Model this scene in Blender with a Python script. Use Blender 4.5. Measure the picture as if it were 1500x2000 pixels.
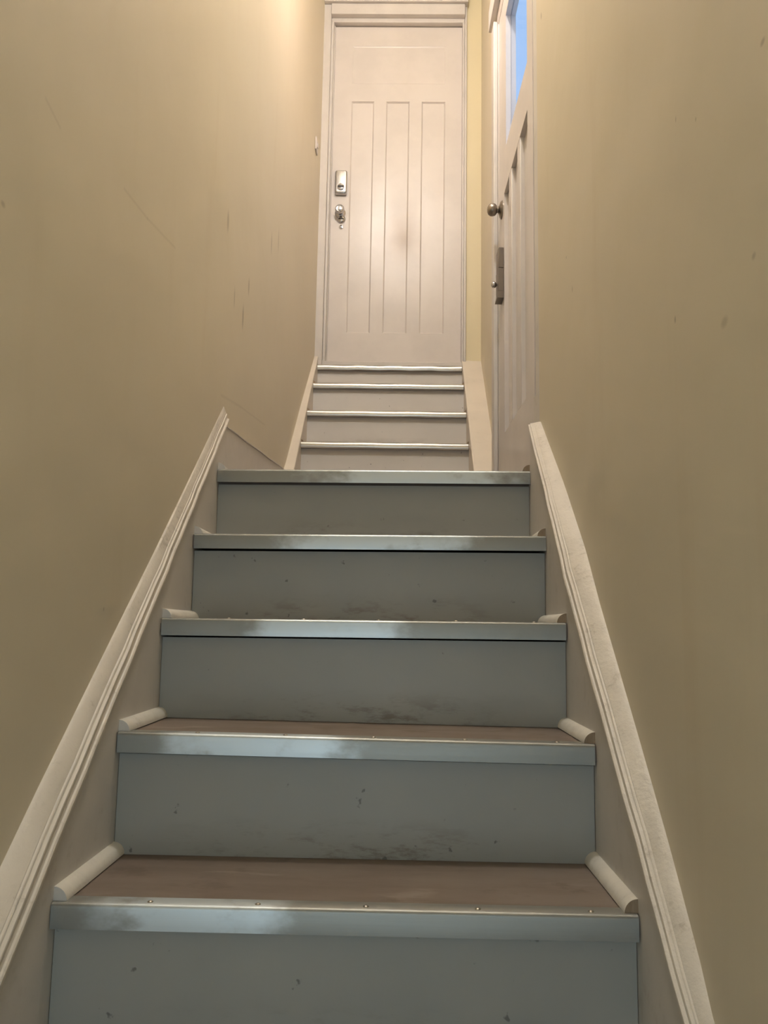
import bpy, math, random
from mathutils import Vector, Matrix

for o in list(bpy.data.objects):
    bpy.data.objects.remove(o, do_unlink=True)
random.seed(7)
scn = bpy.context.scene
COL = scn.collection
H = 1.277            # height of the camera above the hall floor

# ------------------------------------------------------------------ camera
YAW, PITCH, ROLL, FPX = 0.0180253, 0.1367232, 0.0173233, 1650.0
cy, sy, cp, sp = math.cos(YAW), math.sin(YAW), math.cos(PITCH), math.sin(PITCH)
fwd = Vector((-sy * cp, cy * cp, sp))
rt = Vector((cy, sy, 0.0))
up = rt.cross(fwd)
rt2 = rt * math.cos(ROLL) + up * math.sin(ROLL)
up2 = -rt * math.sin(ROLL) + up * math.cos(ROLL)
cam = bpy.data.cameras.new('camera')
cam.sensor_fit = 'HORIZONTAL'
cam.sensor_width = 36.0
cam.lens = 36.0 * FPX / 1500.0
cam.clip_start = 0.02
cam_o = bpy.data.objects.new('camera', cam)
COL.objects.link(cam_o)
M = Matrix.Identity(4)
for i in range(3):
    M[i][0], M[i][1], M[i][2] = rt2[i], up2[i], -fwd[i]
M[0][3], M[1][3], M[2][3] = 0, 0, H
cam_o.matrix_world = M
scn.camera = cam_o

# ------------------------------------------------------------------ view, sky, daylight
scn.view_settings.view_transform = 'Standard'
scn.view_settings.look = 'None'
scn.view_settings.gamma = 1.0
scn.view_settings.use_curve_mapping = False
scn.view_settings.exposure = 0.0
scn.cycles.max_bounces = 6
scn.cycles.use_light_tree = False
scn.cycles.adaptive_threshold = 0.03
scn.cycles.diffuse_bounces = 4
scn.cycles.glossy_bounces = 2
scn.cycles.caustics_reflective = False
scn.cycles.caustics_refractive = False
LAMP_STRENGTH = 122.0
FILL_STRENGTH = 285.0  # strength of the added fill globe above the lower flight
FILL_COLOR = (1.0, 0.97, 0.93)
LAMP_COLOR = (1.0, 0.79, 0.74)
DAY_POWER = 10.0
world = bpy.data.worlds.new('sky')
scn.world = world
world.use_nodes = True
bg = world.node_tree.nodes['Background']
bg.inputs['Color'].default_value = (0.40, 0.63, 1.0, 1)
bg.inputs['Strength'].default_value = 1.0

day = bpy.data.lights.new('entrance_daylight', 'AREA')
day.shape = 'RECTANGLE'
day.size, day.size_y = 0.62, 1.75
day.energy = DAY_POWER
day.color = (0.82, 0.98, 1.0)
day_o = bpy.data.objects.new('entrance_daylight', day)
COL.objects.link(day_o)
day_o.location = (-0.07, -1.44, 1.12)
day_o.rotation_euler = (math.radians(90), 0, 0)      # area lamps shine along local -Z: towards +Y

# ------------------------------------------------------------------ node helpers
def new_mat(name):
    m = bpy.data.materials.new(name)
    m.use_nodes = True
    nt = m.node_tree
    return m, nt, nt.nodes['Principled BSDF']

def N(nt, typ, **kw):
    n = nt.nodes.new(typ)
    for k, v in kw.items():
        setattr(n, k, v)
    return n

def math_n(nt, op, a, b=None, clamp=False):
    n = N(nt, 'ShaderNodeMath', operation=op, use_clamp=clamp)
    for i, v in enumerate((a, b)):
        if v is None:
            continue
        if isinstance(v, (int, float)):
            n.inputs[i].default_value = v
        else:
            nt.links.new(v, n.inputs[i])
    return n.outputs[0]

def noise(nt, vec, scale, detail=4, rough=0.55):
    n = N(nt, 'ShaderNodeTexNoise')
    n.inputs['Scale'].default_value = scale
    n.inputs['Detail'].default_value = detail
    n.inputs['Roughness'].default_value = rough
    nt.links.new(vec, n.inputs['Vector'])
    return n.outputs['Fac']

def mapping(nt, vec, scale=(1, 1, 1), loc=(0, 0, 0), rot=(0, 0, 0)):
    n = N(nt, 'ShaderNodeMapping')
    n.inputs['Scale'].default_value = scale
    n.inputs['Location'].default_value = loc
    n.inputs['Rotation'].default_value = rot
    nt.links.new(vec, n.inputs['Vector'])
    return n.outputs[0]

def smooth(nt, fac, lo, hi):
    n = N(nt, 'ShaderNodeMapRange', interpolation_type='SMOOTHSTEP')
    n.inputs['From Min'].default_value = lo
    n.inputs['From Max'].default_value = hi
    nt.links.new(fac, n.inputs['Value'])
    return n.outputs[0]

def mixc(nt, fac, a, b):
    n = N(nt, 'ShaderNodeMix', data_type='RGBA')
    if isinstance(fac, (int, float)):
        n.inputs[0].default_value = fac
    else:
        nt.links.new(fac, n.inputs[0])
    for i, v in ((6, a), (7, b)):
        if isinstance(v, tuple):
            n.inputs[i].default_value = (v[0], v[1], v[2], 1)
        else:
            nt.links.new(v, n.inputs[i])
    return n.outputs[2]

def bump(nt, bsdf, height, strength, dist=0.01):
    b = N(nt, 'ShaderNodeBump')
    b.inputs['Strength'].default_value = strength
    b.inputs['Distance'].default_value = dist
    nt.links.new(height, b.inputs['Height'])
    nt.links.new(b.outputs[0], bsdf.inputs['Normal'])

def world_pos(nt):
    return N(nt, 'ShaderNodeNewGeometry').outputs['Position']

def seg_mask(nt, sep, y0, z0, y1, z1, w, soft=0.6):
    """1 on a short stroke (y0,z0)-(y1,z1) of half width w on a wall, 0 away from it"""
    ly, lz = y1 - y0, z1 - z0
    l2 = ly * ly + lz * lz + 1e-9
    dy = math_n(nt, 'SUBTRACT', sep.outputs[1], y0)
    dz = math_n(nt, 'SUBTRACT', sep.outputs[2], z0 + H)
    t = math_n(nt, 'ADD', math_n(nt, 'MULTIPLY', dy, ly / l2), math_n(nt, 'MULTIPLY', dz, lz / l2), clamp=True)
    ey = math_n(nt, 'SUBTRACT', dy, math_n(nt, 'MULTIPLY', t, ly))
    ez = math_n(nt, 'SUBTRACT', dz, math_n(nt, 'MULTIPLY', t, lz))
    d = math_n(nt, 'SQRT', math_n(nt, 'ADD', math_n(nt, 'MULTIPLY', ey, ey), math_n(nt, 'MULTIPLY', ez, ez)))
    m = N(nt, 'ShaderNodeMapRange', interpolation_type='SMOOTHSTEP')
    m.inputs['From Min'].default_value = w * (1 + soft)
    m.inputs['From Max'].default_value = w * (1 - soft)
    nt.links.new(d, m.inputs['Value'])
    return m.outputs[0]

def spot_mask(nt, p, y, z, ry, rz, a):
    """soft upright smudge of half size ry x rz, strength a"""
    d = N(nt, 'ShaderNodeVectorMath', operation='SUBTRACT')
    nt.links.new(p, d.inputs[0]); d.inputs[1].default_value = (0, y, z + H)
    e = N(nt, 'ShaderNodeVectorMath', operation='MULTIPLY')
    nt.links.new(d.outputs[0], e.inputs[0]); e.inputs[1].default_value = (0, 1 / ry, 1 / rz)
    l = N(nt, 'ShaderNodeVectorMath', operation='LENGTH')
    nt.links.new(e.outputs[0], l.inputs[0])
    m = N(nt, 'ShaderNodeMapRange', interpolation_type='SMOOTHSTEP')
    m.inputs['From Min'].default_value = 1.3
    m.inputs['From Max'].default_value = 0.3
    m.inputs['To Max'].default_value = a
    nt.links.new(l.outputs['Value'], m.inputs['Value'])
    return m.outputs[0]

# ------------------------------------------------------------------ materials
def wall_paint(name, base, scuffs=(), cracks=()):
    m, nt, b = new_mat(name)
    p = world_pos(nt)
    big = noise(nt, p, 1.3, 3)
    streak = noise(nt, mapping(nt, p, (4, 9, 0.9)), 1.0, 4)
    c = mixc(nt, smooth(nt, big, 0.3, 0.7), tuple(x * 0.96 for x in base), base)
    c = mixc(nt, math_n(nt, 'MULTIPLY', smooth(nt, streak, 0.56, 0.78), 0.16), c, tuple(x * y for x, y in zip(base, (0.80, 0.72, 0.62))))
    h = math_n(nt, 'ADD', math_n(nt, 'MULTIPLY', big, 1.0), math_n(nt, 'MULTIPLY', noise(nt, p, 7, 2), 0.12))
    h = math_n(nt, 'ADD', h, math_n(nt, 'MULTIPLY', noise(nt, p, 60, 3), 0.010))
    sep = N(nt, 'ShaderNodeSeparateXYZ')
    nt.links.new(p, sep.inputs[0])
    for (y0, z0, y1, z1, w, a) in scuffs:
        k = spot_mask(nt, p, (y0 + y1) / 2, (z0 + z1) / 2, w + abs(y1 - y0) / 2, w + abs(z1 - z0) / 2, a)
        c = mixc(nt, k, c, (0.17, 0.12, 0.07))
    for (y0, z0, y1, z1, w) in cracks:
        k = seg_mask(nt, sep, y0, z0, y1, z1, w, 0.8)
        c = mixc(nt, math_n(nt, 'MULTIPLY', k, 0.13), c, (0.25, 0.19, 0.12))
    nt.links.new(c, b.inputs['Base Color'])
    b.inputs['Roughness'].default_value = 0.46
    b.inputs['Specular IOR Level'].default_value = 0.45
    bump(nt, b, h, 0.35, 0.05)
    return m

WALL = (0.745, 0.668, 0.515)
M_wall_l = wall_paint('cream_wall_paint_scuffed', WALL,
    scuffs=[(2.352, 1.221, 2.37, 1.158, 0.005, 0.35), (2.485, 1.033, 2.483, 0.971, 0.006, 0.35), (2.617, 1.026, 2.608, 0.951, 0.006, 0.5), (2.677, 1.146, 2.687, 1.094, 0.006, 0.4), (3.05, 1.491, 3.055, 1.411, 0.008, 0.35), (3.199, 1.575, 3.193, 1.486, 0.007, 0.3), (1.088, 0.573, 1.094, 0.571, 0.004, 0.3), (1.56, 0.029, 1.558, 0.023, 0.0015, 0.4)],
    cracks=[(1.531, 0.836, 1.67, 0.846, 0.003), (1.67, 0.846, 1.868, 0.874, 0.003), (1.19, 0.796, 1.243, 0.783, 0.003), (2.371, 0.661, 2.633, 0.696, 0.004), (2.633, 0.696, 3.05, 0.739, 0.003)])
M_wall_r = wall_paint('cream_wall_paint_marked', WALL,
    scuffs=[(0.84, 0.635, 0.845, 0.636, 0.004, 0.4), (1.136, 0.732, 1.137, 0.737, 0.0025, 0.4), (1.049, 0.677, 1.05, 0.68, 0.002, 0.4), (1.173, 0.443, 1.17, 0.45, 0.0025, 0.5), (0.891, 0.411, 0.885, 0.414, 0.003, 0.3), (1.999, 0.919, 2.0, 0.921, 0.003, 0.5), (1.938, 0.806, 1.939, 0.818, 0.003, 0.45), (2.269, 1.784, 2.27, 1.8, 0.004, 0.7), (0.987, 0.367, 0.97, 0.374, 0.004, 0.25), (1.41, 0.231, 1.411, 0.232, 0.002, 0.1)])
M_wall = wall_paint('cream_wall_paint', WALL)
M_pier = wall_paint('yellow_cream_lamplit_paint', (0.78, 0.69, 0.47))  # slightly yellow paint, with the warmth of the facing lamp put into its colour
M_ceil = wall_paint('ceiling_paint', (0.80, 0.77, 0.70))

def paint(name, base, dirt=(0.3, 0.25, 0.18), amount=0.15, rough=0.38, scale=9.0, bumpy=0.12, chip=0.0):
    m, nt, b = new_mat(name)
    p = world_pos(nt)
    n1 = noise(nt, p, scale, 5, 0.6)
    n2 = noise(nt, p, scale * 6, 4, 0.6)
    c = mixc(nt, smooth(nt, n1, 0.35, 0.7), base, tuple(x * 0.93 for x in base))
    k = math_n(nt, 'MULTIPLY', smooth(nt, math_n(nt, 'MULTIPLY', n1, n2), 0.30, 0.46), amount)
    c = mixc(nt, k, c, dirt)
    if chip > 0:
        v = N(nt, 'ShaderNodeTexVoronoi')
        v.inputs['Scale'].default_value = 34
        nt.links.new(p, v.inputs['Vector'])
        k2 = math_n(nt, 'MULTIPLY', smooth(nt, math_n(nt, 'ADD', v.outputs['Distance'], math_n(nt, 'MULTIPLY', n2, 0.3)), 0.24, 0.20), chip)
        c = mixc(nt, k2, c, (0.05, 0.04, 0.03))
    nt.links.new(c, b.inputs['Base Color'])
    b.inputs['Roughness'].default_value = rough
    h = math_n(nt, 'ADD', math_n(nt, 'MULTIPLY', n1, 1.0), math_n(nt, 'MULTIPLY', n2, 0.3))
    bump(nt, b, h, bumpy, 0.01)
    return m

M_white = paint('white_gloss_paint', (0.72, 0.665, 0.63), amount=0.0, rough=0.30, scale=5, bumpy=0.06)
M_trim = paint('white_trim_paint', (0.70, 0.655, 0.62), amount=0.12, rough=0.38, scale=8, bumpy=0.10)
M_mould = paint('cream_moulding_paint', (0.74, 0.68, 0.60), dirt=(0.30, 0.24, 0.17), amount=0.38, rough=0.42, scale=16, bumpy=0.35, chip=0.0)
M_string = paint('pale_grey_string_paint', (0.72, 0.68, 0.63), amount=0.20, rough=0.42, scale=6, bumpy=0.12)
M_bead = paint('white_bead_paint', (0.80, 0.77, 0.70), dirt=(0.45, 0.38, 0.28), amount=0.25, rough=0.5, scale=20, bumpy=0.15)
M_cap = paint('pinkish_white_paint', (0.80, 0.72, 0.62), amount=0.10, rough=0.42, scale=4, bumpy=0.08)

def riser_paint(name, ca, cb):
    m, nt, b = new_mat(name)
    oc = N(nt, 'ShaderNodeTexCoord').outputs['Object']
    p = world_pos(nt)
    sep = N(nt, 'ShaderNodeSeparateXYZ')
    nt.links.new(oc, sep.inputs[0])
    base = mixc(nt, smooth(nt, noise(nt, p, 3.0, 4), 0.3, 0.7), ca, cb)
    # shoe marks: patchy kicks low on the board, each with its own outline
    n = noise(nt, mapping(nt, p, (9, 9, 30)), 1.0, 7, 0.72)
    low = smooth(nt, sep.outputs[2], 0.085, 0.0)
    mid = smooth(nt, math_n(nt, 'ABSOLUTE', sep.outputs[0]), 0.42, 0.10)
    k = math_n(nt, 'MULTIPLY', math_n(nt, 'MULTIPLY', smooth(nt, n, 0.48, 0.64), low), mid)
    c = mixc(nt, math_n(nt, 'MULTIPLY', k, 0.70), base, (0.17, 0.135, 0.09))
    n2 = noise(nt, p, 42, 3, 0.5)
    c = mixc(nt, math_n(nt, 'MULTIPLY', smooth(nt, n2, 0.70, 0.76), 0.7), c, (0.10, 0.10, 0.09))
    nt.links.new(c, b.inputs['Base Color'])
    b.inputs['Roughness'].default_value = 0.42
    bump(nt, b, noise(nt, p, 14, 4), 0.10, 0.01)
    return m
M_riser = riser_paint('grey_riser_paint_scuffed', (0.395, 0.40, 0.37), (0.36, 0.37, 0.345))
M_riser_up = riser_paint('pale_riser_paint', (0.76, 0.725, 0.69), (0.70, 0.665, 0.63))

def tread_mat():
    m, nt, b = new_mat('worn_brown_tread')
    p = world_pos(nt)
    n1 = noise(nt, mapping(nt, p, (3, 9, 3)), 1.0, 6, 0.62)
    n2 = noise(nt, p, 11, 5, 0.6)
    c = mixc(nt, smooth(nt, n1, 0.35, 0.68), (0.175, 0.135, 0.11), (0.225, 0.182, 0.154))
    c = mixc(nt, math_n(nt, 'MULTIPLY', smooth(nt, n2, 0.56, 0.68), 0.5), c, (0.125, 0.09, 0.068))
    c = mixc(nt, math_n(nt, 'MULTIPLY', smooth(nt, noise(nt, mapping(nt, p, (4, 14, 3), (3, 1, 0)), 1.0, 5), 0.62, 0.70), 0.4), c, (0.38, 0.32, 0.27))
    nt.links.new(c, b.inputs['Base Color'])
    b.inputs['Roughness'].default_value = 0.6
    bump(nt, b, n2, 0.1, 0.005)
    return m
M_tread = tread_mat()

def metal_strip():
    m, nt, b = new_mat('worn_aluminium_nosing')
    p = world_pos(nt)
    sep = N(nt, 'ShaderNodeSeparateXYZ')
    nt.links.new(p, sep.inputs[0])
    a = N(nt, 'ShaderNodeAttribute', attribute_type='OBJECT', attribute_name='wear_glint_x')
    w = N(nt, 'ShaderNodeAttribute', attribute_type='OBJECT', attribute_name='wear_glint_w')
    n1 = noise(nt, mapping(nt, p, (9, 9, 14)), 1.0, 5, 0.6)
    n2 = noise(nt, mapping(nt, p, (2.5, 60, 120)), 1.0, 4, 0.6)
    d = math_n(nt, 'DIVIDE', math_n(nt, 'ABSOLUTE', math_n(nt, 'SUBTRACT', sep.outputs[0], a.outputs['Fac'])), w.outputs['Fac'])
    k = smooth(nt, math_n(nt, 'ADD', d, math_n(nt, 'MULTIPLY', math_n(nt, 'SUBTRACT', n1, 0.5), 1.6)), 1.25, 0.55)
    c = mixc(nt, k, (0.30, 0.305, 0.285), (0.62, 0.69, 0.73))  # bare worn patches, with the cool daylight reflection painted in as bluish colour
    c = mixc(nt, math_n(nt, 'MULTIPLY', smooth(nt, n1, 0.55, 0.72), 0.35), c, (0.25, 0.24, 0.21))
    nt.links.new(c, b.inputs['Base Color'])
    b.inputs['Metallic'].default_value = 0.75
    r = math_n(nt, 'ADD', 0.40, math_n(nt, 'MULTIPLY', n2, 0.12))
    nt.links.new(r, b.inputs['Roughness'])
    bump(nt, b, n2, 0.08, 0.002)
    return m
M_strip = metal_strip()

def metal(name, col, rough, metallic=1.0):
    m, nt, b = new_mat(name)
    p = world_pos(nt)
    n = noise(nt, p, 60, 3)
    nt.links.new(mixc(nt, n, col, tuple(x * 0.85 for x in col)), b.inputs['Base Color'])
    b.inputs['Metallic'].default_value = metallic
    b.inputs['Roughness'].default_value = rough
    return m
M_chrome = metal('satin_chrome', (0.62, 0.62, 0.64), 0.24)
M_bronze = metal('dull_grey_knob_metal', (0.33, 0.29, 0.25), 0.34, 0.9)
M_lock = metal('grey_brown_lock_enamel', (0.20, 0.165, 0.135), 0.45, 0.3)
M_dark = metal('dark_keyhole', (0.03, 0.025, 0.02), 0.5, 0.0)
M_silver = metal('silver_upper_nosing', (0.80, 0.77, 0.72), 0.30, 0.85)
M_screw = metal('steel_screw_head', (0.50, 0.47, 0.42), 0.3)

def wood_end():
    m, nt, b = new_mat('bare_wood_end_grain')
    p = world_pos(nt)
    n = noise(nt, mapping(nt, p, (260, 20, 40)), 1.0, 3)
    nt.links.new(mixc(nt, n, (0.22, 0.15, 0.09), (0.42, 0.32, 0.22)), b.inputs['Base Color'])
    b.inputs['Roughness'].default_value = 0.7
    return m
M_wood = wood_end()

def floor_mat():
    m, nt, b = new_mat('brown_hall_floor')
    p = world_pos(nt)
    n = noise(nt, p, 6, 4)
    nt.links.new(mixc(nt, n, (0.22, 0.16, 0.12), (0.32, 0.25, 0.19)), b.inputs['Base Color'])
    b.inputs['Roughness'].default_value = 0.55
    return m
M_floor = floor_mat()

def glass_mat(name, tint, gloss=0.05):
    m = bpy.data.materials.new(name)
    m.use_nodes = True
    nt = m.node_tree
    nt.nodes.remove(nt.nodes['Principled BSDF'])
    out = nt.nodes['Material Output']
    t = N(nt, 'ShaderNodeBsdfTransparent')
    t.inputs[0].default_value = (*tint, 1)
    g = N(nt, 'ShaderNodeBsdfGlossy')
    g.inputs['Roughness'].default_value = 0.02
    mx = N(nt, 'ShaderNodeMixShader')
    mx.inputs[0].default_value = gloss
    nt.links.new(t.outputs[0], mx.inputs[1])
    nt.links.new(g.outputs[0], mx.inputs[2])
    nt.links.new(mx.outputs[0], out.inputs[0])
    return m
M_glass = glass_mat('clear_door_glass', (0.97, 0.98, 1.0))

def emit(name, col, s):
    m = bpy.data.materials.new(name)
    m.use_nodes = True
    nt = m.node_tree
    nt.nodes.remove(nt.nodes['Principled BSDF'])
    e = N(nt, 'ShaderNodeEmission')
    e.inputs[0].default_value = (*col, 1)
    e.inputs[1].default_value = s
    nt.links.new(e.outputs[0], nt.nodes['Material Output'].inputs[0])
    return m
M_fill_globe = emit('fill_light_globe', FILL_COLOR, FILL_STRENGTH)
M_bulb = emit('warm_lit_bulb', LAMP_COLOR, LAMP_STRENGTH)

# ------------------------------------------------------------------ mesh helpers
# all coordinates below are metres relative to the eye point; obj() lifts them by H so that the hall floor is z = 0
class MB:
    def __init__(self):
        self.v, self.f, self.m = [], [], []
    def add(self, vs, fs, mi=0):
        n = len(self.v)
        self.v += [tuple(a) for a in vs]
        self.f += [tuple(i + n for i in q) for q in fs]
        self.m += [mi] * len(fs)
        return self
    def box(self, x0, x1, y0, y1, z0, z1, mi=0):
        vs = [(x, y, z) for z in (z0, z1) for y in (y0, y1) for x in (x0, x1)]
        return self.add(vs, [(0, 2, 3, 1), (4, 5, 7, 6), (0, 1, 5, 4), (2, 6, 7, 3), (0, 4, 6, 2), (1, 3, 7, 5)], mi)
    def loft(self, rings, closed=True, caps=True, cap_mi=0, mi=0):
        """rings: equal-length lists of points joined one after another"""
        n = len(rings[0]); vs = [p for r in rings for p in r]; fs = []
        k = n if closed else n - 1
        for i in range(len(rings) - 1):
            for j in range(k):
                a, b = i * n + j, i * n + (j + 1) % n
                fs.append((a, b, b + n, a + n))
        base = len(self.v)
        self.add(vs, fs, mi)
        if caps and closed:
            self.f.append(tuple(base + j for j in reversed(range(n)))); self.m.append(cap_mi)
            self.f.append(tuple(base + (len(rings) - 1) * n + j for j in range(n))); self.m.append(cap_mi)
        return self
    def lathe(self, c, axis, prof, seg=24):
        """prof: (radius, distance along axis)"""
        ax = Vector(axis).normalized()
        a = ax.orthogonal().normalized(); b = ax.cross(a)
        rings = []
        for r, h in prof:
            rings.append([tuple(Vector(c) + ax * h + (a * math.cos(t) + b * math.sin(t)) * max(r, 1e-5))
                          for t in (2 * math.pi * j / seg for j in range(seg))])
        return self.loft(rings)
    def sphere(self, c, r, seg=24, n=12):
        return self.lathe(c, (0, 0, 1), [(r * math.sin(math.pi * i / n), -r * math.cos(math.pi * i / n)) for i in range(n + 1)], seg)

import bmesh
def world_loc(o):
    p = Vector(o.location)
    while o.parent:
        o = o.parent
        p += Vector(o.location)
    return p

def obj(name, mb, mat, parent=None, bevel=0.0, smooth_ang=None, bseg=2):
    vs = [Vector((x, y, z + H)) for x, y, z in mb.v]
    lo = [min(v[i] for v in vs) for i in range(3)]
    hi = [max(v[i] for v in vs) for i in range(3)]
    org = Vector(((lo[0] + hi[0]) / 2, (lo[1] + hi[1]) / 2, lo[2]))
    me = bpy.data.meshes.new(name)
    me.from_pydata([v - org for v in vs], [], mb.f)
    mats = mat if isinstance(mat, (list, tuple)) else [mat]
    for mm in mats:
        me.materials.append(mm)
    for i, p in enumerate(me.polygons):
        p.material_index = mb.m[i]
    bm = bmesh.new(); bm.from_mesh(me)
    bmesh.ops.remove_doubles(bm, verts=bm.verts, dist=1e-6)
    bmesh.ops.recalc_face_normals(bm, faces=bm.faces)
    bm.to_mesh(me); bm.free()
    o = bpy.data.objects.new(name, me)
    COL.objects.link(o)
    o.location = org
    if parent:
        o.parent = parent
        o.location = org - world_loc(parent)
    if bevel > 0:
        b = o.modifiers.new('bevel', 'BEVEL')
        b.width = bevel; b.segments = bseg; b.limit_method = 'ANGLE'; b.angle_limit = math.radians(40)
    if smooth_ang or bevel > 0:
        for p in me.polygons:
            p.use_smooth = True
        if hasattr(me, 'set_sharp_from_angle'):
            me.set_sharp_from_angle(angle=math.radians(smooth_ang or 35))
    return o

def tag(o, label, cat, group=None, kind=None):
    o['label'] = label; o['category'] = cat
    if group: o['group'] = group
    if kind: o['kind'] = kind
    return o

def empty(name, x, y, z, label, cat, kind=None, group=None):
    o = bpy.data.objects.new(name, None)
    COL.objects.link(o)
    o.empty_display_size = 0.1
    o.location = (x, y, z + H)
    return tag(o, label, cat, group, kind)

def lerp(a, b, t): return a + (b - a) * t
def interp(tab, x):
    if x <= tab[0][0]: return tab[0][1]
    for (a, va), (b, vb) in zip(tab, tab[1:]):
        if x <= b: return lerp(va, vb, (x - a) / (b - a))
    return tab[-1][1]

# ------------------------------------------------------------------ layout
XL, XR = -0.5133, 0.3657               # faces of the lower strings
RISE, GO, Y1, Z1 = 0.215, 0.25438, 1.3265, -0.4166
FLOOR, LAND, CEIL = -H, 0.438, 4.0
YB = -1.55                             # entrance end of the hall
YE = 4.50                              # end wall
def wall_l(y): return -0.521 + 0.0262 * (y - 2.35)
WR = [(0.9, .020), (1.1, .022), (1.15, .026), (1.28, .031), (1.42, .034), (1.70, .038), (1.84, .043), (2.06, .039), (2.33, .028)]
def wall_r(y): return XR + interp(WR, y)
DA, DB = Vector((0.402, 2.47, 0)), Vector((0.390, 3.26, 0))     # hinge and latch edge of the side door
du = (DB - DA).normalized(); dn = Vector((-du.y, du.x, 0))       # dn points into the stairwell
def dp(s, n, z):
    q = DA + du * s + dn * n
    return (q.x, q.y, z)
def dbox(mb, s0, s1, n0, n1, z0, z1, mi=0):
    vs = [dp(s, n, z) for z in (z0, z1) for n in (n0, n1) for s in (s0, s1)]
    return mb.add(vs, [(0, 2, 3, 1), (4, 5, 7, 6), (0, 1, 5, 4), (2, 6, 7, 3), (0, 4, 6, 2), (1, 3, 7, 5)], mi)

# ------------------------------------------------------------------ room shell
mb = MB()
ys = [YB - .1 + i * (YE + .1 - YB + .1) / 24 for i in range(25)]
mb.loft([[(wall_l(y), y, FLOOR), (wall_l(y), y, CEIL), (wall_l(y) - .1, y, CEIL), (wall_l(y) - .1, y, FLOOR)] for y in ys])
tag(obj('wall_left', mb, M_wall_l), 'long cream painted left wall with faint scuffs and a hairline crack', 'wall', kind='structure')

mb = MB()
ys = [YB - .1, -1, -.2, .4, .9, 1.0, 1.1, 1.15, 1.2, 1.28, 1.35, 1.42, 1.5, 1.6, 1.7, 1.77, 1.84, 1.95, 2.06, 2.15, 2.24, 2.33, 2.345]
mb.loft([[(wall_r(y), y, FLOOR), (wall_r(y), y, CEIL), (wall_r(y) + .035, y, CEIL), (wall_r(y) + .035, y, FLOOR)] for y in ys])
tag(obj('wall_right', mb, M_wall_r, bevel=.006), 'cream painted right wall of the lower flight, ending in a vertical corner at the side door', 'wall', kind='structure')

# beyond the side door
mb = MB()
def wrf(y): return lerp(0.398, 0.430, (y - 3.42) / 1.0)
mb.loft([[(wrf(y), y, FLOOR), (wrf(y), y, CEIL), (wrf(y) + .03, y, CEIL), (wrf(y) + .03, y, FLOOR)] for y in (3.30, 3.7, 4.1, YE + .1)])
tag(obj('wall_right_upper', mb, M_wall), 'narrow cream wall between the side door and the top door', 'wall', kind='structure')
mb = MB()
dbox(mb, -.13, .90, -.03, 0, 2.56, CEIL)
tag(obj('wall_right_over_door', mb, M_wall), 'cream wall above the glazed side door', 'wall', kind='structure')
mb = MB()
dbox(mb, -.13, .90, -.05, -.015, FLOOR, LAND - .002)
tag(obj('wall_right_under_landing', mb, M_wall), 'wall below the landing under the side door', 'wall', kind='structure')
# end wall: pier on the right, strip on the left and above the door
mb = MB()
mb.box(.338, .47, 4.415, YE + .08, FLOOR, CEIL)
mb.box(-.56, .338, 4.445, YE + .08, 3.66, CEIL)
mb.box(-.56, -.43, 4.46, YE + .08, FLOOR, 3.66)
mb.box(-.43, .338, 4.50, YE + .08, FLOOR, 1.38)
mb.box(-.43, .338, 4.52, YE + .08, 1.38, 3.66)
tag(obj('wall_end', mb, M_pier), 'yellowish strip of end wall right of the top door', 'wall', kind='structure')
mb = MB(); mb.box(-.75, .62, YB - .1, YE + .08, CEIL, CEIL + .08)
tag(obj('ceiling', mb, M_ceil), 'off-white ceiling above the stairwell', 'ceiling', kind='structure')
mb = MB(); mb.box(-.75, .62, YB - .1, YE + .08, FLOOR - .06, FLOOR)
tag(obj('floor', mb, M_floor), 'brown hall floor at the foot of the stairs', 'floor', kind='structure')
mb = MB(); mb.box(-.62, .50, 2.36, 3.52, LAND - .06, LAND)
tag(obj('floor_landing', mb, M_tread), 'brown landing floor between the two flights', 'floor', kind='structure')
# entrance end behind the viewer
mb = MB()
mb.box(-.75, -.43, YB - .1, YB, FLOOR, CEIL)
mb.box(.29, .62, YB - .1, YB, FLOOR, CEIL)
mb.box(-.43, .29, YB - .1, YB, .80, CEIL)
tag(obj('wall_entrance', mb, M_wall), 'cream wall around the glazed entrance door at the foot of the stairs', 'wall', kind='structure')
d3 = empty('door_3', -.07, YB - .04, FLOOR, 'white glazed entrance door at the foot of the stairs', 'door', 'structure')
for x0, x1 in ((-.43, -.36), (.22, .29)):
    mb = MB(); mb.box(x0, x1, YB - .06, YB - .02, FLOOR, .80); obj('stile', mb, M_white, d3, .002)
for z0, z1 in ((FLOOR, FLOOR + .16), (.72, .80)):
    mb = MB(); mb.box(-.36, .22, YB - .06, YB - .02, z0, z1); obj('rail', mb, M_white, d3, .002)
mb = MB(); mb.box(-.36, .22, YB - .045, YB - .037, FLOOR + .16, .72); obj('glass_pane', mb, M_glass, d3)

# ------------------------------------------------------------------ lower staircase
st = empty('staircase', (XL + XR) / 2, 1.45, FLOOR, 'lower flight of grey painted stairs with worn metal-edged treads', 'staircase')
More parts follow.
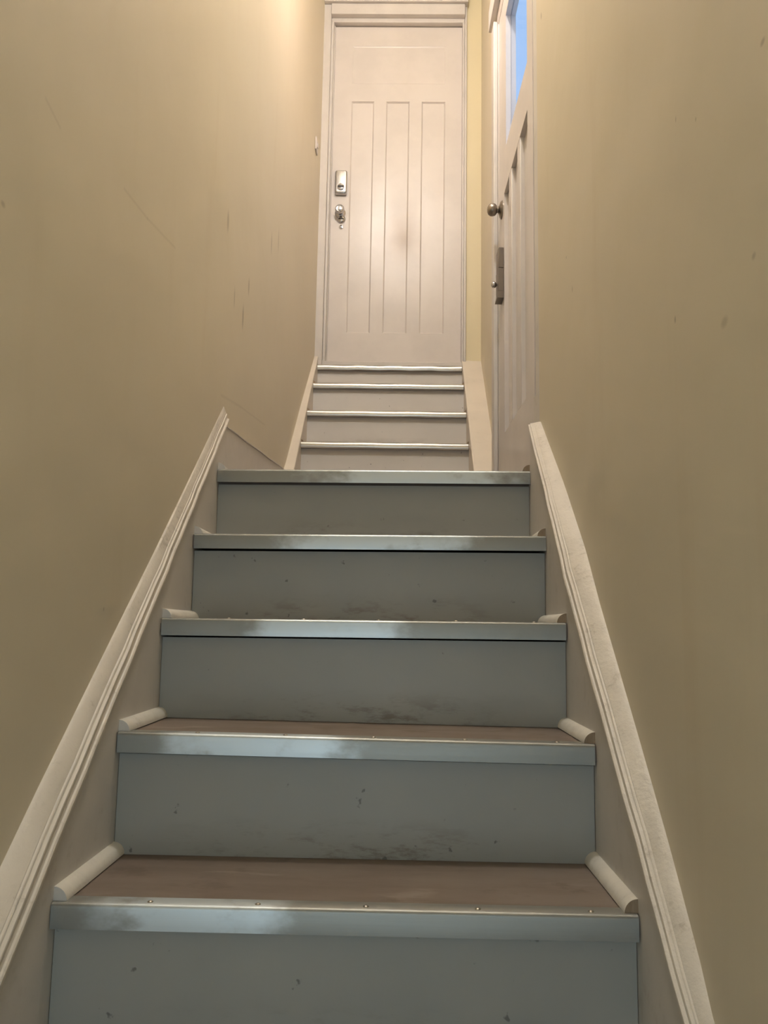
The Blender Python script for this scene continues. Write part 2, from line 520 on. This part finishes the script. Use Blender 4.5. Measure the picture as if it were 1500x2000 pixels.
# front edge of each step: y, z at the left end, z at the right end
STEPS = [(Y1 - 3 * GO, Z1 - 3 * RISE, Z1 - 3 * RISE), (Y1 - 2 * GO, Z1 - 2 * RISE, Z1 - 2 * RISE), (Y1 - GO, Z1 - RISE, Z1 - RISE),
         (1.325, -.417, -.416), (1.586, -.198, -.204), (1.836, .013, .017), (2.086, .225, .232), (2.329, .435, .441)]
WEAR_GLINT = [(-.1, .3), (-.1, .3), (-.1, .3), (-.315, .14), (-.25, .16), (-.16, .17), (-.06, .22), (.06, .26)]
OV = 0.022
screw_me = None
for i, (y, zl, zr) in enumerate(STEPS):
    yn = STEPS[i + 1][0] + OV if i + 1 < len(STEPS) else 2.40
    # tread board
    def ring(x, z):
        return [(x, y + .003, z - .030), (x, y + .003, z - .001), (x, yn + .01, z - .001), (x, yn + .01, z - .030)]
    mb = MB(); mb.loft([ring(XL + .001, zl), ring(XR - .001, zr)])
    obj('tread', mb, M_tread, st)
    # riser under the nosing
    pz = (STEPS[i - 1][1], STEPS[i - 1][2]) if i else (FLOOR, FLOOR)
    mb = MB()
    def rr(x, zt, zb):
        return [(x, y + OV, zb), (x, y + OV, zt - .040), (x, y + OV + .014, zt - .040), (x, y + OV + .014, zb)]
    xs = [lerp(XL + .001, XR - .001, t / 4) for t in range(5)]
    mb.loft([rr(x, lerp(zl, zr, t / 4), lerp(pz[0], pz[1], t / 4) - .0005) for t, x in enumerate(xs)])
    obj('riser', mb, M_riser, st)
    # aluminium angle: rounded front corner, top lip
    prof = [(.000, -.036), (.000, -.005), (.0008, -.002), (.0025, -.0003), (.005, .0012), (.036, .0012), (.0365, -.0005), (.006, -.0008), (.0032, -.004), (.0028, -.036)]
    mb = MB()
    gapl, gapr = random.uniform(.001, .004), random.uniform(.001, .004)
    mb.loft([[(x, y + a, z + b) for a, b in prof] for x, z in ((XL + gapl, zl), (XR - gapr, zr))])
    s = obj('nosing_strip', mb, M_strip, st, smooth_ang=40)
    s['wear_glint_x'], s['wear_glint_w'] = WEAR_GLINT[i]
    if 3 <= i <= 5:
        for xs_ in (-.367, -.204, -.041, .127, .296):
            zz = lerp(zl, zr, (xs_ - XL) / (XR - XL)) + .0012
            if screw_me is None:
                mb = MB(); mb.lathe((xs_, y + .014, zz), (0, 0, 1), [(.0046, -.0005), (.0044, .0008), (.003, .0019), (.0001, .0024)], 12)
                so = obj('screw', mb, M_screw, s, smooth_ang=60)
                screw_me = so.data
            else:
                so = bpy.data.objects.new('screw', screw_me); COL.objects.link(so); so.parent = s
                so.location = Vector((xs_, y + .014, zz - .0005 + H)) - world_loc(s)
    # quarter-round beads where tread meets string
    if i >= 2:
        for side in (-1, 1):
            x0 = XL if side < 0 else XR
            z0 = zl if side < 0 else zr
            r = .0205
            ya, yb = y + .010 + random.uniform(0, .006), (yn if i < 7 else 2.50)
            def q(yy, zz):
                pts = [(x0, yy, zz)]
                for k in range(9):
                    t = math.pi / 2 * k / 8
                    pts.append((x0 - side * r * math.cos(t), yy, zz + r * math.sin(t)))
                return pts
            mb = MB()
            mb.loft([q(ya, z0 + .001), q(yb, z0 + .001)], cap_mi=1)
            obj('corner_bead', mb, [M_bead, M_wood if side > 0 else M_string], st, smooth_ang=50)

# string boards and their mouldings; stations (inner y,z on the string face) and (outer y,z on the wall)
ANG = math.atan2(RISE, GO)
def nose_z(y): return Z1 + (y - Y1) * RISE / GO
def station(y, off):
    return (y - off * math.sin(ANG), nose_z(y) + off * math.cos(ANG))
LEFT = [(.35, .046, .118), (1.10, .046, .118), (1.40, .048, .122), (1.65, .047, .117), (1.90, .047, .110), (2.20, .045, .108), (2.475, .044, .108)]
RIGHT = [(.35, .066, .108), (1.05, .068, .112), (1.25, .071, .117), (1.43, .066, .118), (1.62, .057, .118), (1.88, .053, .118), (2.12, .078, .122), (2.40, .094, .120)]
PROF = [(0.00, -.008), (0.00, .003), (.03, .0056), (.09, .0070), (.17, .0066), (.21, .0045), (.225, .0015), (.25, .0010), (.42, -.0010), (.435, .0012), (.47, .0022),
        (.51, .0015), (.53, -.0030), (.55, -.0042), (.59, -.0038), (.62, -.0052), (.635, -.0080), (.66, -.0085)]
for side, tab, wf in ((-1, LEFT, wall_l), (1, RIGHT, wall_r)):
    x0 = XL if side < 0 else XR
    rings, tops = [], []
    y_list = [lerp(tab[0][0], tab[-1][0], k / 40) for k in range(41)]
    for y in y_list:
        oi = interp([(t[0], t[1]) for t in tab], y) + .014; oo = interp([(t[0], t[2]) for t in tab], y)
        a, b = station(y, oi), station(y, oo)
        tops.append((a[0], a[1] + .006))
        jit = .0006 * math.sin(y * 31) + .0005 * math.sin(y * 57 + 1)
        ring = []
        neg = min(1.0, abs(wf(b[0]) - x0) / .030)
        for u, v in PROF:
            v = v if v > 0 else v * neg
            yy, zz = lerp(a[0], b[0], u), lerp(a[1], b[1], u)
            ring.append((x0 - side * (v + jit), yy, zz))
        yw, zw = b
        ring.append((lerp(x0, wf(yw), .80), lerp(a[0], b[0], .96), lerp(a[1], b[1], .96)))
        ring.append((wf(yw), yw, zw))
        ring.append((wf(yw) + side * .004, yw, zw - .004))
        ring.append((wf(yw) + side * .004, a[0], a[1]))
        rings.append(ring)
    mb = MB(); mb.loft(rings)
    obj('string_moulding', mb, M_mould, st, smooth_ang=28)
    ytop = tops[-1][0]
    mb = MB(); sr = []
    for (yy, zz) in tops:
        sr.append([(x0, yy, FLOOR), (x0, yy, zz), (wf(yy) + side * .003, yy, zz), (wf(yy) + side * .003, yy, FLOOR)])
    if side > 0:
        for yy, zz in ((ytop + .004, LAND + .004), (2.40, LAND + .003)):
            sr.append([(x0, yy, FLOOR), (x0, yy, zz), (.390, yy, zz), (.390, yy, FLOOR)])
    mb.loft(sr)
    obj('string_board', mb, M_string, st)

# landing skirting on the left wall
bl = empty('baseboard_left', wall_l(3.0), 3.0, LAND, 'pale grey skirting board along the left side of the landing', 'baseboard', 'structure')
mb, mc = MB(), MB(); rg, rc = [], []
for k in range(9):
    y = lerp(2.437, 3.50, k / 8); z = .585 + (y - 2.464) * .0689 + .0012 * math.sin(k * 2.1)
    w = wall_l(y)
    rg.append([(w - .003, y, LAND), (w + .0055, y, LAND), (w + .0055, y, z - .004), (w - .003, y, z - .004)])
    rc.append([(w - .003, y, z - .004), (w + .008, y, z - .004), (w + .009, y, z - .0015), (w + .006, y, z + .001), (w - .003, y, z + .002)])
mb.loft(rg); obj('board', mb, M_string, bl)
mc.loft(rc); obj('cap', mc, M_trim, bl, smooth_ang=40)

# ------------------------------------------------------------------ upper staircase
us = empty('staircase', -.07, 3.95, LAND, 'short upper flight of pale steps rising to the white panelled door', 'staircase')
UXL = -.449
def uxr(y): return lerp(.304, .327, (y - 3.42) / .96)
UP = [(3.475, .632), (3.722, .829), (3.928, 1.029), (4.166, 1.235), (4.358, 1.392)]
uov = .024
for i, (y, z) in enumerate(UP):
    yn = UP[i + 1][0] + uov if i < 4 else 4.50
    xr_ = uxr(y)
    mb = MB(); mb.box(UXL, xr_, y + .006, yn + .008, z - .028, z - .001); obj('tread', mb, M_tread, us)
    zb = UP[i - 1][1] if i else LAND
    mb = MB(); mb.box(UXL, xr_, y + uov, y + uov + .012, zb - .001, z - .028); obj('riser', mb, M_riser_up, us)
    # half-round metal nosing
    prof = [(.004, -.030), (.0012, -.026), (0, -.019), (.0003, -.010), (.003, -.004), (.008, -.0005), (.014, .0012), (.034, .0012), (.034, -.001), (.008, -.003), (.007, -.030)]
    mb = MB()
    xa, xb = UXL + .002, xr_ - (.004 if i < 4 else .004)
    n = 14
    rgs = []
    for k in range(n + 1):
        x = lerp(xa, xb, k / n)
        wob = (.0014 * math.sin(k * 1.9) if i == 4 else .0006 * math.sin(k * 1.3 + i))
        rgs.append([(x, y + a, z + b + wob) for a, b in prof])
    mb.loft(rgs)
    obj('nosing_strip', mb, M_silver, us, smooth_ang=60)
    if i < 4:
        for side, x0 in ((-1, UXL), (1, xr_)):
            mb = MB(); r = .012
            def q(yy):
                pts = [(x0, yy, z)]
                for k in range(6):
                    t = math.pi / 2 * k / 5
                    pts.append((x0 - side * r * math.cos(t), yy, z + r * math.sin(t)))
                return pts
            mb.loft([q(y + .012), q(yn)], cap_mi=1)
            obj('corner_bead', mb, [M_bead, M_wood], us, smooth_ang=50)
# left string: narrow sloping cap against the wall
mb = MB(); rg = []
for y, z in ((3.40, .575), (3.55, .690), (3.95, 1.062), (4.395, 1.452)):
    w = wall_l(y) - .003
    rg.append([(w, y, LAND - .02), (UXL + .0015, y, LAND - .02), (UXL + .0015, y, z), (w, y, z + .002)])
mb.loft(rg); obj('string_board', mb, M_cap, us, bevel=.003)
# right string: wide boxed cap
mb = MB(); rg = []
for y, z in ((3.36, .607), (3.42, .655), (3.7, .880), (4.0, 1.118), (4.43, 1.452)):
    xi = uxr(y) - .0015
    rg.append([(xi, y, LAND - .02), (wrf(y) + .004, y, LAND - .02), (wrf(y) + .004, y, z - .004), (xi + .004, y, z), (xi, y, z - .004)])
mb.loft(rg); obj('string_board', mb, M_cap, us, bevel=.002)

# ------------------------------------------------------------------ top door and its frame
YD = 4.44
d1 = empty('door_1', -.042, YD + .02, 1.43, 'white panelled door at the top of the stairs', 'door', 'structure')
X0, X1, ZB, ZT = -.406, .322, 1.434, 3.43
PX = [(-.305, -.176), (-.107, .025), (.094, .228)]
PZ0, PZ1, QZ0, QZ1 = 1.597, 2.967, 3.075, 3.311
def slab(name, x0, x1, z0, z1, y0=YD, y1=YD + .04, m=M_white, bv=0):
    mb = MB(); mb.box(x0, x1, y0, y1, z0, z1)
    return obj(name, mb, m, d1, bv)
slab('stile', X0, PX[0][0], ZB, ZT); slab('stile', PX[2][1], X1, ZB, ZT)
slab('rail', PX[0][0], PX[2][1], QZ1, ZT); slab('rail', PX[0][0], PX[2][1], PZ1, QZ0); slab('rail', PX[0][0], PX[2][1], ZB, PZ0)
for a, b in ((PX[0][1], PX[1][0]), (PX[1][1], PX[2][0])):
    slab('mullion', a, b, PZ0, PZ1)
def panel(x0, x1, z0, z1, dep):
    # flat field with a small sloping quirk around it
    mb = MB(); y = YD + dep
    o_ = [(x0, YD + .0015, z0), (x1, YD + .0015, z0), (x1, YD + .0015, z1), (x0, YD + .0015, z1)]
    t = .007
    i_ = [(x0 + t, y, z0 + t), (x1 - t, y, z0 + t), (x1 - t, y, z1 - t), (x0 + t, y, z1 - t)]
    bk = [(x0, YD + .03, z0), (x1, YD + .03, z0), (x1, YD + .03, z1), (x0, YD + .03, z1)]
    mb.loft([bk, o_, i_])
    obj('panel', mb, M_white, d1)
for a, b in PX:
    panel(a, b, PZ0, PZ1, .009)
panel(PX[0][0], PX[2][1], QZ0, QZ1, .004)
# deadlock: rounded silver case with a keyed cylinder
def rrect(cx, cz, w, h, r, y, n=5):
    pts = []
    for sx, sz, a0 in ((1, 1, 0), (-1, 1, 90), (-1, -1, 180), (1, -1, 270)):
        for k in range(n):
            a = math.radians(a0 + 90 * k / (n - 1))
            pts.append((cx + sx * (w / 2 - r) + r * math.cos(a), y, cz + sz * (h / 2 - r) + r * math.sin(a)))
    return pts
cx, cz = -.3515, 2.465
mb = MB()
mb.loft([rrect(cx, cz, .067, .138, .011, YD), rrect(cx, cz, .067, .138, .011, YD - .020), rrect(cx, cz + .001, .062, .133, .010, YD - .025), rrect(cx, cz + .002, .050, .118, .008, YD - .027)])
dl = obj('deadlock', mb, M_chrome, d1, smooth_ang=50); dl['label'] = 'silver deadlock case with key cylinder'
mb = MB(); mb.lathe((cx, YD - .026, cz - .032), (0, -1, 0), [(.020, 0), (.0195, .005), (.016, .007), (.0001, .007)], 24)
cyl = obj('key_cylinder', mb, M_chrome, dl, smooth_ang=40)
# dark slot lies on the cylinder face
mb = MB(); mb.box(cx - .0165, cx + .0165, YD - .0345, YD - .031, cz - .039, cz - .025); obj('key_slot', mb, M_dark, dl, .003)
# knob with ringed rose
kx, kz = -.353, 2.290
mb = MB(); mb.lathe((kx, YD, kz), (0, -1, 0), [(.030, 0), (.030, .004), (.024, .009), (.013, .012), (.011, .026), (.020, .032), (.026, .042), (.0255, .052), (.019, .060), (.0185, .058), (.011, .0565), (.0105, .061), (.0001, .063)], 28)
kb = obj('door_knob', mb, M_chrome, d1, smooth_ang=45); kb['label'] = 'round chrome door knob'
mb = MB(); mb.lathe((kx + .006, YD, kz - .036), (0, -1, 0), [(.024, 0), (.024, .004), (.019, .010), (.010, .013), (.0001, .013)], 24)
lt = obj('lock_rose', mb, M_chrome, d1, smooth_ang=45)
mb = MB(); mb.box(kx - .009, kx + .021, YD - .0145, YD - .012, kz - .042, kz - .033); obj('key_slot', mb, M_dark, lt, .002)
mb = MB(); mb.lathe((kx + .007, YD, kz - .082), (0, -1, 0), [(.0125, 0), (.012, .003), (.006, .005), (.0001, .005)], 20)
es = obj('escutcheon', mb, M_chrome, d1, smooth_ang=45)
mb = MB(); mb.box(kx + .0045, kx + .0095, YD - .0058, YD - .004, kz - .090, kz - .070); obj('keyhole', mb, M_dark, es)
# frame
t1 = empty('trim_1', -.06, 4.40, 1.39, 'white moulded frame around the top door', 'door frame', 'structure')
def tr(name, x0, x1, y0, y1, z0, z1, bv=.003, m=M_trim):
    mb = MB(); mb.box(x0, x1, y0, y1, z0, z1); return obj(name, mb, m, t1, bv)
tr('architrave', wall_l(4.4) - .004, -.428, 4.385, 4.47, 1.385, 3.53)
tr('jamb', -.428, -.413, 4.408, 4.50, 1.385, 3.445)
tr('door_stop', -.413, -.4065, 4.425, 4.50, 1.385, 3.43)
tr('jamb', .3225, .334, 4.408, 4.50, 1.385, 3.445)
tr('architrave', .334, .347, 4.400, 4.47, 1.40, 3.53)
tr('head', -.428, .334, 4.375, 4.47, 3.463, 3.53)
tr('head', -.428, .334, 4.408, 4.50, 3.436, 3.463)
tr('head', wall_l(4.4) - .004, .350, 4.360, 4.47, 3.531, 3.66, .002)
tr('threshold', -.43, .336, 4.40, 4.50, 1.385, 1.424, .004)

# ------------------------------------------------------------------ side door with glazed top light
d2 = empty('door_2', .40, 2.86, LAND, 'white side door on the landing with a bright glazed top light', 'door', 'structure')
TH = .040
L = .790
PS = [(.100, .254), (.312, .452), (.512, .640)]
G0, G1 = 1.862, 2.415
DZ0, DZ1 = LAND + .006, 2.53
def dslab(name, s0, s1, z0, z1, n0=-TH, n1=0.0, m=M_white, bv=0, par=None):
    mb = MB(); dbox(mb, s0, s1, n0, n1, z0, z1)
    return obj(name, mb, m, par or d2, bv)
S_IN0, S_IN1 = .098, .585
dslab('stile', .001, PS[0][0], DZ0, DZ1)
dslab('stile', PS[2][1], L - .003, DZ0, DZ1)
dslab('glazing_bead', S_IN1, PS[2][1], G0, G1)
dslab('rail', PS[0][0], PS[2][1], G1, DZ1)
dslab('rail', PS[0][0], PS[2][1], 1.692, G0)
dslab('rail', PS[0][0], PS[2][1], DZ0, .735)
for a, b in ((PS[0][1], PS[1][0]), (PS[1][1], PS[2][0])):
    dslab('mullion', a, b, .735, 1.692, bv=.003)
for a, b in PS:
    dslab('panel', a, b, .735, 1.692, -.032, -.016, bv=0)
gp = dslab('glass_pane', PS[0][0], S_IN1, G0, G1, -.023, -.019, m=M_glass, bv=0); gp['label'] = 'clear glass pane showing blue sky'
# knob
sk, zk = .700, 1.655
k0 = Vector(dp(sk, 0, zk))
mb = MB(); mb.lathe(k0, dn, [(.036, 0), (.036, .003), (.030, .008), (.016, .013), (.012, .016), (.012, .021), (.0001, .022)], 28)
rose = obj('knob_rose', mb, M_bronze, d2, smooth_ang=45)
mb = MB(); mb.lathe(k0, dn, [(.012, .020), (.017, .022), (.023, .028), (.0255, .037), (.0245, .046), (.019, .054), (.010, .0585), (.0001, .0595)], 28)
kn = obj('door_knob', mb, M_bronze, d2, smooth_ang=60); kn['label'] = 'round dull metal knob'
# rim lock
def lock_sec(z, prot):
    return [dp(.655, 0.0, z), dp(.655, prot, z), dp(.725, prot, z), dp(.725, 0.0, z)]
mb = MB(); mb.loft([lock_sec(1.300, .021), lock_sec(1.393, .021)])
rl = obj('rim_lock', mb, M_lock, d2, .002); rl['label'] = 'grey-brown rim lock case'
mb = MB(); mb.loft([lock_sec(1.3945, .020), lock_sec(1.478, .020)]); obj('lock_cover', mb, M_lock, rl, .002)
mb = MB(); mb.loft([lock_sec(1.272, .026), lock_sec(1.300, .021)]); obj('lock_foot', mb, M_lock, rl, .001)
lk = Vector(dp(.69, .021, 1.338))
mb = MB(); mb.lathe(lk, dn, [(.005, 0), (.005, .003), (.010, .006), (.013, .012), (.011, .019), (.005, .0235), (.0001, .024)], 18)
obj('latch_knob', mb, M_chrome, rl, smooth_ang=60)
# frame of the side door
t2 = empty('trim_2', .40, 2.86, LAND, 'white painted frame and architrave around the side door', 'door frame', 'structure')
def d2trim(name, s0, s1, n0, n1, z0, z1, bv=.003, m=M_trim):
    mb = MB(); dbox(mb, s0, s1, n0, n1, z0, z1); return obj(name, mb, m, t2, bv)
d2trim('jamb', -.130, -.002, -.035, -.002, LAND, 2.56, m=M_string)
d2trim('plinth_block', -.128, .0, -.002, .004, LAND, .692, .002, m=M_string)
d2trim('jamb', L - .001, .83, -.040, .002, LAND, 2.56)
d2trim('architrave', .806, .872, .002, .020, LAND, 2.56)
d2trim('head', -.002, .83, -.040, .002, 2.534, 2.60)
d2trim('head_architrave', -.10, .930, .0, .026, 2.60, 2.70)

# ------------------------------------------------------------------ small things
y0, z0 = 4.19, 2.505
w = wall_l(y0)
ls = empty('light_switch', w, y0, z0, 'small white switch on the left wall beside the top door frame', 'switch')
mb = MB(); mb.box(w - .0005, w + .008, y0 - .035, y0 + .035, z0, z0 + .072); obj('switch_plate', mb, M_white, ls, .003)
mb = MB(); mb.box(w + .007, w + .013, y0 - .008, y0 + .008, z0 + .024, z0 + .048); obj('rocker', mb, M_white, ls, .002)

def lathe_part(name, par, c, axis, prof, mat, seg=24, ang=45):
    mb = MB(); mb.lathe(c, axis, prof, seg); return obj(name, mb, mat, par, smooth_ang=ang)
# opal globe over the lower flight: unseen fill lamp, added to brighten the walls
hx, hy, hz = -.06, 1.75, 3.50
hl = empty('fill_globe_lamp', hx, hy, hz - .09, 'added opal globe fill lamp, unseen above the lower flight', 'lamp')
lathe_part('ceiling_rose', hl, (hx, hy, CEIL), (0, 0, -1), [(.05, 0), (.05, .006), (.035, .022), (.008, .03), (.0001, .03)], M_white)
lathe_part('rod', hl, (hx, hy, hz + .12), (0, 0, 1), [(.005, 0), (.005, CEIL - hz - .145)], M_chrome, 10)
lathe_part('gallery', hl, (hx, hy, hz + .075), (0, 0, 1), [(.045, 0), (.045, .02), (.03, .035), (.006, .05)], M_chrome)
lathe_part('globe', hl, (hx, hy, hz), (0, 0, 1), [(.09 * math.sin(math.pi * k / 12), -.09 * math.cos(math.pi * k / 12)) for k in range(11)], M_fill_globe, 24, 80)

# pendant lamp over the landing
lx, ly, lz = -.03, 3.02, 2.86
pl = empty('pendant_lamp', lx, ly, lz - .06, 'pendant lamp with a bare warm bulb hanging over the landing', 'lamp')
mb = MB(); mb.lathe((lx, ly, CEIL), (0, 0, -1), [(.05, 0), (.05, .006), (.035, .022), (.008, .03), (.0001, .03)], 24); obj('ceiling_rose', mb, M_white, pl, smooth_ang=40)
mb = MB(); mb.lathe((lx, ly, lz + .13), (0, 0, 1), [(.003, 0), (.003, CEIL - lz - .155)], 10); obj('cord', mb, M_white, pl)
mb = MB(); mb.lathe((lx, ly, lz + .045), (0, 0, 1), [(.017, 0), (.019, .01), (.019, .06), (.012, .08), (.004, .088)], 20); obj('bulb_holder', mb, M_white, pl, smooth_ang=40)
mb = MB(); mb.lathe((lx, ly, lz - .05), (0, 0, 1), [(.0001, 0), (.020, .005), (.038, .020), (.046, .045), (.042, .070), (.028, .090), (.016, .10)], 24); obj('bulb', mb, M_bulb, pl, smooth_ang=80)
